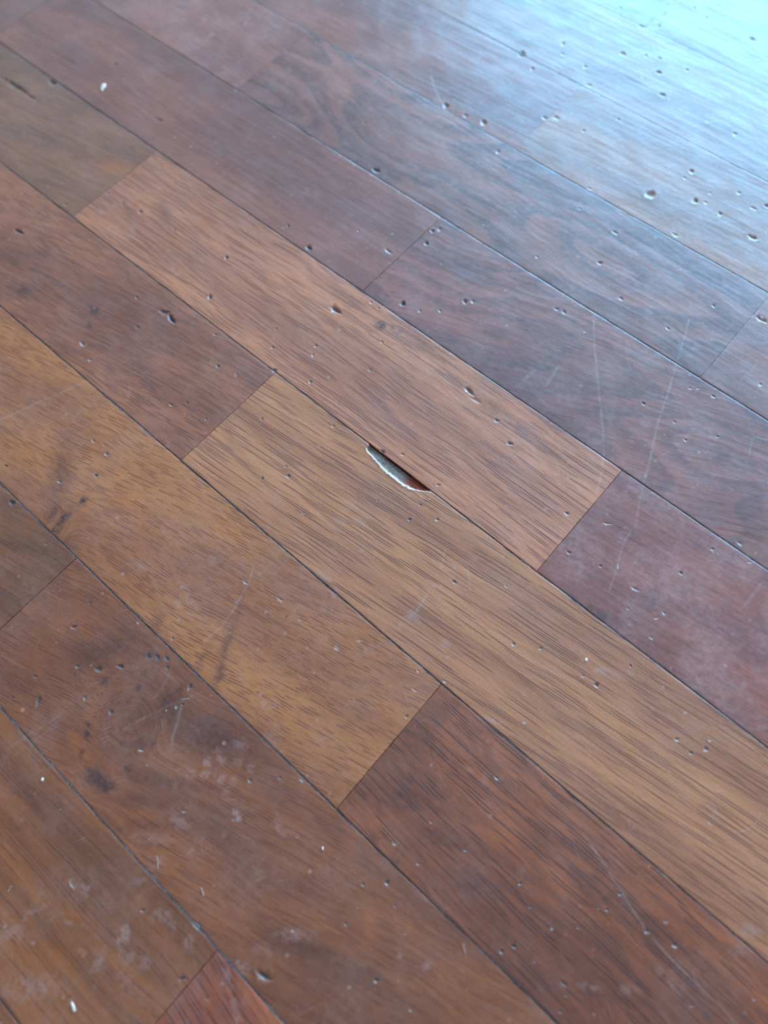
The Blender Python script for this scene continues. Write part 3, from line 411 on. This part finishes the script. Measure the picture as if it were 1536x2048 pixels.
def make_plank(x0, x1, y0, y1, mat, grain, seed, step, chip=False, label=None):
    """one solid board; its top is a fine irregular mesh that carries its bevelled edges, dents, chips and scratches"""
    cx, cy = (x0 + x1) / 2, (y0 + y1) / 2
    P = []
    # outline
    def run(a, b, n): return a + (b - a) * np.arange(n) / n
    es = step * .7
    nx, ny = max(4, int((x1 - x0) / es)), max(4, int((y1 - y0) / es))
    bx = run(x0, x1, nx); by = run(y0, y1, ny)
    def ylo(x): return y0 + gap(x, np.full_like(x, y0), 1)
    def yhi(x): return y1 - gap(x, np.full_like(x, y1), 2)
    def xlo(y): return x0 + .35 * gap(np.full_like(y, x0), y, 3)
    def xhi(y): return x1 - .35 * gap(np.full_like(y, x1), y, 4)
    cl = [(xlo(np.array([y0]))[0], ylo(np.array([x0]))[0]), (xhi(np.array([y0]))[0], ylo(np.array([x1]))[0]), (xhi(np.array([y1]))[0], yhi(np.array([x1]))[0]), (xlo(np.array([y1]))[0], yhi(np.array([x0]))[0])]
    out = [cl[0]] + list(zip(bx[1:], ylo(bx[1:]))) + [cl[1]] + list(zip(xhi(by[1:]), by[1:])) + [cl[2]] + list(zip(run(x1, x0, nx)[1:], yhi(run(x1, x0, nx)[1:]))) + [cl[3]] + list(zip(xlo(run(y1, y0, ny)[1:]), run(y1, y0, ny)[1:]))
    out = [(float(a), float(b)) for a, b in out]
    no = len(out)
    pts = []
    for d in (.00022, .0005, .0010):
        pts += [(a, y0 + d + .0002) for a in bx[1:]] + [(a, y1 - d - .0002) for a in bx[1:]]
        pts += [(x0 + d + .0001, b) for b in by[1:]] + [(x1 - d - .0001, b) for b in by[1:]]
    gx = np.arange(x0 + step, x1 - step * .4, step); gy = np.arange(y0 + step, y1 - step * .4, step)
    GX, GY = np.meshgrid(gx, gy); jit = np.random.default_rng(seed + 11).uniform(-.28, .28, (2,) + GX.shape) * step
    pts += list(zip((GX + jit[0]).ravel(), (GY + jit[1]).ravel()))
    pits = [p for p in PITF if near(p[0], p[1], x0, x1, y0, y1)]
    scs = [p for p in SCF if near(p[0], p[1], x0, x1, y0, y1, 1.3)]
    sts = [p for p in STF if near(p[0], p[1], x0, x1, y0, y1, 2.0)]
    scr = [q for q in SCR if q[0][:, 0].max() > x0 - .004 and q[0][:, 0].min() < x1 + .004 and q[0][:, 1].max() > y0 - .004 and q[0][:, 1].min() < y1 + .004]
    fp = []
    for (c, M, Mi, dep, di, wh) in pits:
        fp.append(c)
        for k, rho in enumerate((.3, .55, .78, .95, 1.15, 1.5)):
            n = (6, 9, 12, 14, 14, 12)[k]
            th = np.arange(n) * 2 * math.pi / n + .4 * k
            fp += list((c[:, None] + M @ np.stack([np.cos(th), np.sin(th)]) * rho * (1 + .10 * np.sin(3 * th + seed))).T)
    for (c, M, Mi, st, sq) in scs:
        fp.append(c)
        for k, rho in enumerate((.45, .8, 1.05, 1.3)):
            th = np.arange(10 + 2 * k) * 2 * math.pi / (10 + 2 * k) + .3 * k
            fp += list((c[:, None] + M @ np.stack([np.cos(th), np.sin(th)]) * rho).T)
    for (q, hw, st) in scr:
        for a, b in zip(q[:-1], q[1:]):
            L = np.hypot(*(b - a)); n = max(2, int(L / .0016)); d = (b - a) / L; nn = np.array([-d[1], d[0]])
            for i in range(n + 1):
                c = a + (b - a) * i / n
                fp += [c, c + nn * hw, c - nn * hw, c + nn * hw * 2.4, c - nn * hw * 2.4]
    if chip:
        gxs = np.arange(CHIP_X0 - .003, CHIP_X1 + .003, .00042); gys = np.arange(CHIP_TOP_Y - .0085, CHIP_TOP_Y - .0003, .00042)
        A, B = np.meshgrid(gxs, gys); jj = np.random.default_rng(5).uniform(-.00014, .00014, (2,) + A.shape)
        fp += list(zip((A + jj[0]).ravel(), (B + jj[1]).ravel()))
    pts += [tuple(p) for p in fp if x0 + .0006 < p[0] < x1 - .0006 and y0 + .0006 < p[1] < y1 - .0006]
    allp = [Vector((p[0] - cx, p[1] - cy)) for p in out] + [Vector((float(p[0]) - cx, float(p[1]) - cy)) for p in pts]
    V, _, F, _, _, _ = delaunay_2d_cdt(allp, [(i, (i + 1) % no) for i in range(no)], [], 1, 1e-6)
    xy = np.array([(v.x, v.y) for v in V]) + (cx, cy); X, Y = xy[:, 0], xy[:, 1]
    F = np.array([f for f in F if len(f) == 3])
    # ---- heights
    z = .00006 * vnoise(X * 30, Y * 60, 71) + .00003 * vnoise(X * 120, Y * 160, 72)
    v = (Y - cy) / (y1 - y0) * 2
    z += .00005 * v * v * (1 if seed % 2 else -1)
    for d, sd, amp in ((Y - y0, 81, 1.0), (y1 - Y, 82, 1.0), (X - x0, 83, .45), (x1 - X, 84, .45)):
        wdt = (.00045 + .00035 * np.maximum(0, vnoise(X * 60, Y * 60, sd + seed))) * amp + .0002
        q = np.clip(1 - d / wdt, 0, 1); z -= (.00010 if cy > -.03 else .00030) * amp * q * q
    sc = np.zeros(len(X)); dirt = np.zeros(len(X)); dark = np.zeros(len(X)); gold = np.zeros(len(X)); red = np.zeros(len(X)); wht = np.zeros(len(X))
    for (c, M, Mi, dep, di, wh) in pits:
        o = (xy - c) @ Mi.T; th = np.arctan2(o[:, 1], o[:, 0]); rho = np.hypot(o[:, 0], o[:, 1]) / (1 + .12 * np.sin(3 * th + c[0] * 900) + .08 * np.sin(5 * th + c[1] * 1300))
        q = np.clip(1 - rho, 0, 1); pr = q * q * (3 - 2 * q)
        z -= dep * np.clip(pr * 1.5, 0, 1); z += dep * .10 * np.exp(-((rho - 1.2) / .2) ** 2)
        dirt = np.maximum(dirt, di * np.clip(pr * 1.9, 0, 1))
        side = np.clip((o[:, 1] * .8 - o[:, 0] * .3) * 1.2, 0, 1)      # window-facing side of the dent, its glint painted in as white
        wht = np.maximum(wht, .8 * wh * np.clip((1.1 - rho) * 2.2, 0, 1) * (.35 + .65 * side))
    for (c, M, Mi, st, sq) in scs:
        o = (xy - c) @ Mi.T; th = np.arctan2(o[:, 1], o[:, 0]); rho = np.maximum(np.abs(o[:, 0]), np.abs(o[:, 1])) if sq else np.hypot(o[:, 0], o[:, 1]) * (1 + .15 * np.sin(2 * th + c[0] * 700) + .1 * np.sin(5 * th + c[1] * 900))
        small = abs(np.linalg.det(M)) < (.004) ** 2
        sc = np.maximum(sc, st * (np.clip((1.3 - rho) * 1.6, 0, 1) if small else np.exp(-(rho / .8) ** 2)))
    for (c, M, Mi, (go, dk, rd)) in sts:
        o = (xy - c) @ Mi.T; rho = np.hypot(o[:, 0], o[:, 1]); k = np.exp(-(rho / .8) ** 2 * 1.1)
        gold = np.maximum(gold, go * k); dark = np.maximum(dark, dk * k); red = np.maximum(red, rd * k)
    for (q, hw, st) in scr:
        best = np.full(len(X), 9.0)
        for a, b in zip(q[:-1], q[1:]):
            d = b - a; tt = np.clip(((xy - a) @ d) / (d @ d), 0, 1); best = np.minimum(best, np.hypot(*(xy - a - tt[:, None] * d).T))
        p = np.clip(2 - best / hw, 0, 1) * (.7 + .5 * vnoise(X * 300, Y * 300, 91))
        wht = np.maximum(wht, .30 * st * np.clip(1.6 - best / (hw * .8), 0, 1) * (.75 + .35 * vnoise(X * 300, Y * 300, 91))) if hw < .0008 else wht; sc = np.maximum(sc, (.5 if hw < .0008 else 1.0) * st * p); z -= .00003 * st * np.clip(1.6 - best / hw, 0, 1)
    edge = np.minimum(Y - y0, y1 - Y); dirt = np.maximum(dirt, .55 * np.clip(1 - edge / .0006, 0, 1) * (.45 if cy > -.03 else 1) * (.55 + .6 * vnoise(X * 80, Y * 30, 97 + seed)))
    cond = np.zeros(len(X), bool)
    if chip:
        e = chip_depth_edge(X) * (1 + .07 * vnoise(X * 900, Y * 10, 44) + .05 * vnoise(X * 2200, Y * 10, 47)); dd = CHIP_TOP_Y - Y
        ins = (dd < e) & (e > .0002); t = np.clip(dd / np.maximum(e, 1e-5), 0, 1)
        taper = np.clip((CHIP_X1 - X) / .008, 0, 1) * np.clip((X - CHIP_X0) / .0008, 0, 1)
        prof = np.clip((1 - t) * 5, 0, 1) * (.35 + .65 * (1 - t) ** .8)
        rough = .00020 * vnoise(X * 500, Y * 1400, 45) + .00018 * vnoise(X * 1300, Y * 2200, 46)
        z = np.where(ins, z - (.0016 * prof + rough * np.clip((1 - t) * 4, 0, 1)) * np.clip(taper * 1.5, 0, 1), z)
        lip = (~ins) & (e > .0002) & (dd < e + .0008)
        z = np.where(lip, z + .00018 * np.clip(1 - (dd - e) / .0008, 0, 1) * np.clip(taper * 2, 0, 1), z)
        wht = np.where(lip, np.maximum(wht, .8 * np.clip(1 - (dd - e) / .0006, 0, 1) * (.6 + .4 * vnoise(X * 700, Y * 50, 48)) * np.clip(taper * 2, 0, 1)), wht)  # frayed lip whitened to paint in the light along its edge
        cond = ins
    g = grain(X, Y, cx, cy)
    # ---- side walls
    n0 = len(X); TH_ = .009
    # outline verts are the first `no` outputs in general; find by boundary edges instead
    E = {}
    for f in F:
        for a, b in ((f[0], f[1]), (f[1], f[2]), (f[2], f[0])): E[(a, b)] = 1
    bnd = [(a, b) for (a, b) in E if (b, a) not in E]
    ids = sorted({a for a, b in bnd} | {b for a, b in bnd}); mp = {i: k for k, i in enumerate(ids)}; nb = len(ids)
    top = np.stack([X - cx, Y - cy, z], 1); ring = top[ids]; low = ring.copy(); low[:, 2] = -TH_
    if chip:
        tri_in = cond[F].sum(1) >= 2; Fp, Fc = F[~tri_in], F[tri_in]
    else: Fp, Fc = F, None
    verts = np.concatenate([top, ring, low]); faces = [tuple(f) for f in Fp]
    ns = len(faces)
    faces += [(n0 + mp[b], n0 + mp[a], n0 + nb + mp[a], n0 + nb + mp[b]) for a, b in bnd]
    def build(name, verts, faces, mat, parent, nsm, attrs):
        me = bpy.data.meshes.new(name); me.from_pydata(verts.tolist(), [], faces); me.update(); me.materials.append(mat)
        me.polygons.foreach_set('use_smooth', [i < nsm for i in range(len(me.polygons))])
        for nm, arr in attrs.items():
            at = me.attributes.new(nm, 'FLOAT_VECTOR', 'POINT'); at.data.foreach_set('vector', np.ascontiguousarray(arr, np.float32).ravel())
        o = bpy.data.objects.new(name, me); C.objects.link(o); o.parent = parent
        return o
    idx = np.array(ids)
    m1 = np.stack([sc, dirt, dark], 1); m2 = np.stack([gold, red, wht], 1)
    ex = lambda a: np.concatenate([a, a[idx], a[idx]])
    o = build('plank', verts, faces, mat, floor, ns, dict(grain=ex(g), marks=ex(m1), marks_two=ex(m2)))
    o.location = (cx, cy, 0)
    if label: o['label'] = label
    if chip:
        used = np.unique(Fc); rm = np.full(n0, -1); rm[used] = np.arange(len(used))
        e = chip_depth_edge(X); t = np.clip((CHIP_TOP_Y - Y) / np.maximum(e, 1e-5), 0, 1); along = (X - CHIP_X0) / (CHIP_X1 - CHIP_X0)
        gg = build('gouge', top[used], [tuple(rm[f]) for f in Fc], chip_mat(), o, len(Fc), dict(chip=np.stack([t, along, along * 0], 1)[used]))
        gg['label'] = 'grey splintered bare wood in a long chip at the board edge'
    return o

def chip_mat():
    mt, s, b = new_mat('bare_splintered_wood')
    a = s.n('ShaderNodeAttribute'); a.attribute_name = 'chip'; q = s.n('ShaderNodeSeparateXYZ'); s.set(q.inputs[0], a.outputs['Vector'])
    pos = s.n('ShaderNodeNewGeometry').outputs['Position']
    n1 = s.noise(pos, (900.0, 3000.0, 900.0), 4.0, .7); n2 = s.noise(pos, 2600.0, 3.0, .7)
    col = s.mix(s.ramp(n1, .35, .65), alb((92, 100, 106)), alb((150, 168, 182)))
    col = s.mix(s.ramp(n2, .52, .62), col, alb((46, 44, 46)))
    col = s.mix(s.ramp(s.math('MULTIPLY_ADD', n1, .25, q.outputs[1]), .68, .86), col, alb((120, 64, 40)))     # fresh red-brown wood where the chip runs out
    col = s.mix(s.ramp(s.math('MULTIPLY_ADD', s.math('SUBTRACT', n2, .5), .5, q.outputs[0]), .74, .9), col, alb((190, 220, 240)))                        # frayed rim, the light it catches painted in as a pale tone
    s.set(b.inputs['Base Color'], col); b.inputs['Roughness'].default_value = .75; b.inputs['Specular IOR Level'].default_value = .25
    bp = s.n('ShaderNodeBump'); bp.inputs['Strength'].default_value = .8; bp.inputs['Distance'].default_value = .0003; s.set(bp.inputs['Height'], s.math('ADD', n1, n2)); s.set(b.inputs['Normal'], bp.outputs[0])
    return mt

# look of every board in view: (row, column) -> light, dark, pores (u, v, threshold, strength), streak, figure, haze, grain angle
def B(light, dark, pore, streak, fig, haze, ang, wave=.0012, bend=0, knots=(), label=None, pc=(62, 36, 28)):
    return dict(light=light, dark=dark, pore=pore, streak=streak, fig=fig, haze=haze, ang=ang, wave=wave, bend=bend, knots=knots, label=label, pc=pc)
def K(px, py, ru, rv, amt): c = W([(px, py)])[0]; return (c[0], c[1], ru, rv, amt)
A = img_angle
BOARDS = {
 (-4,-1): B((118,88,68),(98,72,58),(40,700,.60,.4),.7,(.1,6,40),.2,A(1400,60,.52)),
 (-3,-1): B((116,86,66),(96,70,56),(40,700,.60,.4),.7,(.1,6,40),.2,A(1100,90,.52)),
 (-3,0): B((120,92,68),(100,74,58),(40,700,.60,.4),.7,(.1,6,40),.2,A(1450,200,.52)),
 (-2,-1): B((132,98,70),(112,80,60),(40,700,.62,.35),.7,(.1,6,40),.2,A(1150,200,.52)),
 (-2,0): B((132,96,72),(110,78,62),(40,700,.62,.35),.7,(.1,6,40),.2,A(1500,420,.55)),
 (-2,-2): B((116,86,66),(96,70,56),(40,700,.62,.35),.7,(.1,6,40),.2,A(1000,30,.5)),
 (-1,-1): B((132,92,78),(108,74,66),(45,700,.60,.4),.7,(.2,7,30),.3,A(720,80,.5)),
 (-1,0): B((140,106,76),(120,88,66),(45,750,.60,.4),.6,(.1,6,40),.25,A(1200,360,.52), label='pale golden board with one deep white dent beside the window glare'),
 (0,-2): B((134,94,80),(112,76,68),(50,700,.58,.5),.7,(.2,7,30),.45,A(420,90,.66)),
 (0,-1): B((136,100,90),(114,84,78),(60,600,.60,.45),.4,(.95,6,20),.2,A(1000,450,.62), wave=.004, label='greyish board with ring-shaped growth figure'),
 (0,0): B((134,96,84),(112,78,72),(55,700,.58,.5),.5,(.2,7,40),.3,A(1500,780,.6)),
 (1,-1): B((130,92,80),(108,76,68),(38,760,.56,.6),.8,(.15,6,40),.2,A(600,400,.62), label='red-brown board with straight dark pores, ending beside the dark round knot'),
 (1,0): B((134,94,84),(110,76,72),(70,620,.57,.55),.5,(.8,8,22),.25,A(1200,850,.36), wave=.005, bend=-.25, label='mauve-brown board with wavy pores crossed by two long pale scratches'),
 (1,1): B((130,90,80),(108,72,66),(60,700,.57,.55),.5,(.2,7,40),.3,A(1500,1080,.5)),
 (1,-2): B((118,88,78),(98,72,64),(50,700,.58,.5),.7,(.2,7,30),.3,A(60,40,.5)),
 (2,-2): B((132,102,80),(112,86,70),(60,680,.57,.55),.5,(.2,7,30),.15,A(200,260,.45), wave=.002),
 (2,-1): B((177,136,107),(151,112,89),(34,640,.545,.9),.6,(.25,6,34),.12,A(700,760,.70), wave=.0018, bend=.06, label='golden board with bold dark pores above the long chip', pc=(84,44,32)),
 (2,0): B((138,86,72),(114,68,60),(70,760,.57,.6),.5,(.35,9,30),.5,A(1350,1250,.58), wave=.0025, label='dark red board meeting the golden board at its right end'),
 (3,-2): B((124,86,66),(100,68,54),(55,760,.56,.6),.5,(.2,7,40),.2,A(30,400,.6)),
 (3,-1): B((147,105,79),(121,82,64),(62,640,.535,.75),.5,(.25,8,30),.18,A(300,760,.60), wave=.003, label='red-brown board with a crescent dent, left of the long chip'),
 (3,0): B((170,134,100),(148,112,84),(32,720,.55,.9),.7,(.12,5,50),.10,A(900,1200,.665), wave=.0009, label='golden brown board with fine straight pores and a long grey chip in its edge', pc=(78,40,28)),
 (4,-2): B((142,106,72),(120,88,60),(80,640,.57,.5),.4,(.2,7,30),.15,A(30,660,.5)),
 (4,-1): B((164,123,77),(139,99,64),(95,600,.53,.8),.4,(.2,8,26),.22,A(600,1250,.56), wave=.002, knots=(K(105,1065,.006,.007,.9),), label='golden board with short pores and a small purple knot at its edge', pc=(96,54,34)),
 (4,0): B((140,92,56),(112,70,44),(42,560,.53,.9),.6,(.55,6,22),.14,A(1150,1750,.93), wave=.0014, label='dark red-brown board with long coarse pores and flame figure', pc=(58,30,22)),
 (5,-1): B((126,91,60),(101,72,52),(40,560,.58,.5),.9,(.2,7,40),.2,A(60,1100,.55), wave=.002),
 (5,0): B((135,93,56),(108,72,45),(60,620,.53,.7),.5,(.3,8,28),.22,A(700,1800,.62), wave=.003, knots=(K(270,1430,.016,.015,1.0),K(200,1560,.006,.006,.7)), label='brown board with a swirling burl of dark knots', pc=(84,44,30)),
 (6,-1): B((137,93,47),(108,72,39),(22,480,.58,.5),1.0,(.15,5,40),.25,A(150,1700,1.05), wave=.002, label='golden board with dark straight streaks and milky scuffs'),
 (6,0): B((154,100,66),(126,76,54),(45,480,.54,.8),.7,(.2,6,40),.3,A(470,1990,1.5), wave=.002, label='orange-red board with coarse dark pores at the bottom edge', pc=(64,28,22)),
 (7,-1): B((130,90,50),(104,70,42),(40,560,.58,.5),.8,(.2,6,40),.25,-.03),
}
SPARE = [((150,112,74),(128,90,60)),((130,84,60),(104,62,46)),((134,96,62),(110,74,50)),((124,80,62),(98,60,52)),((142,104,78),(116,82,62))]
def joint_x(row): return -.0375 if row % 2 == 0 else -.2125
seed = 0
for row in range(-6, 9):
    jx = joint_x(row)
    for col in range(-3, 3):
        x0, x1 = jx + col * BL, jx + (col + 1) * BL
        if x1 < -.98 or x0 > .58: continue
        y1, y0 = -row * BW, -(row + 1) * BW
        seed += 1
        d = BOARDS.get((row, col))
        if d:
            mt = wood('lacquered_board_wood', d['light'], d['dark'], d['pore'], d['streak'], d['fig'], d['haze'], d['pc'])
            make_plank(x0, x1, y0, y1, mt, Grain(d['ang'], d['wave'], d['bend'], d['knots'], seed), seed, .0024, chip=(row, col) == (3, 0), label=d['label'])
        else:
            l, k = SPARE[(seed * 7 + row) % 5]
            mt = wood('lacquered_board_wood', l, k, (50, 680, .57, .6), .6, (.25, 7, 34), .2)
            make_plank(x0, x1, y0, y1, mt, Grain(random.uniform(-.12, .12), .002, 0, (), seed), seed, .008)

# the rest of the room's boards, all out of the picture: one mesh
verts, faces, gr = [], [], []
k = 0
for row in range(int(-RY1 / BW) - 1, int(-RY0 / BW) + 1):
    jx = joint_x(row)
    for col in range(-9, 9):
        x0, x1 = jx + col * BL, jx + (col + 1) * BL
        y1, y0 = -row * BW, -(row + 1) * BW
        if -6 <= row < 9 and -3 <= col < 3 and not (x1 < -.98 or x0 > .58): continue
        x0, x1, y0, y1 = max(x0, RX0), min(x1, RX1), max(y0, RY0), min(y1, RY1)
        if x1 - x0 < .01 or y1 - y0 < .005: continue
        box(verts, faces, x0 + .0002, x1 - .0002, y0 + .0003, y1 - .0003, -.009, 0); k += 1
        gr += [(v[0] + k * .77, v[1] + k * .31, k * 1.7) for v in verts[-8:]]
fm, s, b = new_mat('plain_board_wood')
ga = s.n('ShaderNodeAttribute'); ga.attribute_name = 'grain'
s.set(b.inputs['Base Color'], s.mix(s.ramp(s.noise(ga.outputs['Vector'], (9.0, 300.0, .9), 2.0, .6), .3, .7), alb((142, 100, 66)), alb((108, 72, 52))))
b.inputs['Roughness'].default_value = .36
rest = obj('plank_field', verts, faces, fm, floor)
at = rest.data.attributes.new('grain', 'FLOAT_VECTOR', 'POINT'); at.data.foreach_set('vector', np.array(gr, np.float32).ravel())
rest['kind'] = 'stuff'

# dirt packed into the joints, and the screed below
dirtm = plain('joint_dirt', (50, 58, 70), .6, .5, (1500, .8, .0004), (700, (96, 108, 128)))
for row in range(-6, 9):
    y = -row * BW; vs_, fs_ = [], []
    xs = np.arange(-1.0, .6, .002); hz = (-.00006 if row <= 0 else -.00010 if row == 6 else -.00026) + .00016 * vnoise(xs * 140, xs * 0 + row * 3.3, 12) + .00008 * vnoise(xs * 600, xs * 0 + row, 13)
    for x, h in zip(xs, hz): vs_ += [(x, y - .0011, h - .0004), (x, y, h), (x, y + .0011, h - .0004), (x, y, -.0085)]
    if row == 3:
        vs_ = [(a, b, (min(c, -.0025) if CHIP_X0 - .001 < a < CHIP_X1 - .004 else c)) for a, b, c in vs_]
    for i in range(len(xs) - 1):
        a, b = 4 * i, 4 * i + 4
        fs_ += [(a, b, b + 1, a + 1), (a + 1, b + 1, b + 2, a + 2), (a + 2, b + 2, b + 3, a + 3), (a + 3, b + 3, b, a)]
    fs_ += [(0, 1, 2, 3), tuple(len(vs_) - i for i in (1, 2, 3, 4))]
    obj('joint_dirt', vs_, fs_, dirtm, floor, smooth=True)
scr_ = boxobj('screed', plain('dark_screed', (60, 52, 48), .9), (RX0, RX1, RY0, RY1, -.05, -.0092), parent=floor)

# ------------------------------------------------------------------ frayed fibres, lint and flecks
def tube(path, r, n=5):
    path = [np.array(p, float) for p in path]; vs_, fs_ = [], []
    for i, p in enumerate(path):
        tdir = path[min(i + 1, len(path) - 1)] - path[max(i - 1, 0)]; tdir /= np.linalg.norm(tdir)
        a = np.cross(tdir, (0, 0, 1)); a /= np.linalg.norm(a); b = np.cross(a, tdir)
        rr = r * (.45 if i in (0, len(path) - 1) else 1)
        for k in range(n): th = 2 * math.pi * k / n; vs_.append(tuple(p + rr * (math.cos(th) * a + math.sin(th) * b)))
    for i in range(len(path) - 1):
        for k in range(n): fs_.append((i * n + k, i * n + (k + 1) % n, (i + 1) * n + (k + 1) % n, (i + 1) * n + k))
    fs_ += [tuple(range(n))[::-1], tuple((len(path) - 1) * n + k for k in range(n))]
    return vs_, fs_
def smoothpath(pts, n=14):
    pts = np.array(pts, float); t = np.linspace(0, 1, len(pts)); T_ = np.linspace(0, 1, n)
    cf = [np.polyfit(t, pts[:, k], min(len(pts) - 1, 3)) for k in (0, 1)]
    return np.stack([np.polyval(c, T_) for c in cf], 1)
fibm = plain('pale_fibre', (185, 205, 225), .5)
plank_chip = [o for o in floor.children if any(c.name.startswith('gouge') for c in o.children)][0]
for (pts, zz, r) in (([(826,981),(838,991),(848,998),(856,1000),(861,996)], .0002, .00009), ([(731,897),(726,893),(721,890)], .0002, .00009), ([(771,945),(780,952),(790,960),(801,968)], .00035, .00014),
                     ([(741,910),(750,921),(760,932),(770,942)], .0003, .00012), ([(738,917),(742,926),(752,935)], .0001, .00005), ([(800,968),(812,976),(824,981)], .0003, .0001)):
    q = W(smoothpath(pts)); q = q - np.array(plank_chip.location[:2])
    v_, f_ = tube([(a, b, zz + .00012 * math.sin(i * .9)) for i, (a, b) in enumerate(q)], r)
    o = obj('splinter', v_, f_, fibm, plank_chip, smooth=True)

def thing(o, label, cat, group=None):
    o['label'] = label; o['category'] = cat
    if group: o['group'] = group
    return o
def place(name, verts, faces, mat, c, z=0):
    o = obj(name, verts, faces, mat, None, True); o.location = (float(c[0]), float(c[1]), z); return o
fleckm = plain('white_paint', (200, 222, 238), .6, .4, (2500, .4, .0002))
def fleck(pts, h, label):
    q = W(pts); c = q.mean(0); q = q - c; n = len(q)
    vs_ = [(a, b, 0) for a, b in q] + [(a * .85, b * .85, h * (.8 + .3 * math.sin(i * 2.1))) for i, (a, b) in enumerate(q)] + [(0, 0, h * 1.1)]
    fs_ = [(i, (i + 1) % n, n + (i + 1) % n, n + i) for i in range(n)] + [(n + i, n + (i + 1) % n, 2 * n) for i in range(n)] + [tuple(range(n))[::-1]]
    if sum(q[i][0] * q[(i + 1) % n][1] - q[(i + 1) % n][0] * q[i][1] for i in range(n)) < 0: fs_ = [f[::-1] for f in fs_]
    return thing(place('paint_fleck', vs_, fs_, fleckm, c, .00005), label, 'paint fleck', 'white flecks on the floor')
fleck([(200,178),(203,170),(207,166),(212,168),(212,173),(208,177),(206,183),(201,183)], .0004, 'white two-lobed paint fleck on the red-brown board near the top left')
fleck([(81,1561),(84,1555),(88,1556),(87,1562),(83,1564)], .0003, 'tiny square white fleck on the streaky golden board at the left edge')
fleck([(141,2006),(145,2003),(150,2012),(152,2022),(147,2026),(143,2016)], .0003, 'long white fleck among milky scuffs in the bottom left corner')
fleck([(643,1699),(644,1694),(647,1693),(647,1700),(645,1702)], .0003, 'tiny upright white fleck on the brown board near the bottom centre')
fleck([(1169,1318),(1173,1315),(1176,1320),(1174,1324),(1169,1323)], .0003, 'small white crumb on the golden board right of centre')
lintm = plain('white_lint', (178, 190, 205), .6)
def lint(pts, r, label):
    q = W(smoothpath(pts)); c = q.mean(0); q = q - c
    v_, f_ = tube([(a, b, r + .00012 * (1 + math.sin(i * .7))) for i, (a, b) in enumerate(q)], r)
    return thing(place('lint_fibre', v_, f_, lintm, c, .00002), label, 'lint', 'lint fibres on the floor')
lint([(1462,1660),(1482,1663),(1503,1656),(1514,1640),(1521,1626)], .00005, 'hooked pale hair on the golden board at the right edge')
lint([(314,1712),(316,1724),(316,1738)], .00010, 'short pale hair beside the lower left joint, left of two')
lint([(403,1775),(405,1783),(408,1792)], .00013, 'short pale hair right of the lower left joint, lower of two')
lint([(924,1887),(928,1895),(931,1908)], .00010, 'bent pale hair near the bottom edge beside a dark board')
lint([(1256,1672-30),(1262,1660),(1268,1652)], .00006, 'minute pale hair on the golden board at the lower right')
lint([(16,1785),(20,1778),(24,1772)], .00012, 'short thick lint on the streaky board at the left edge')
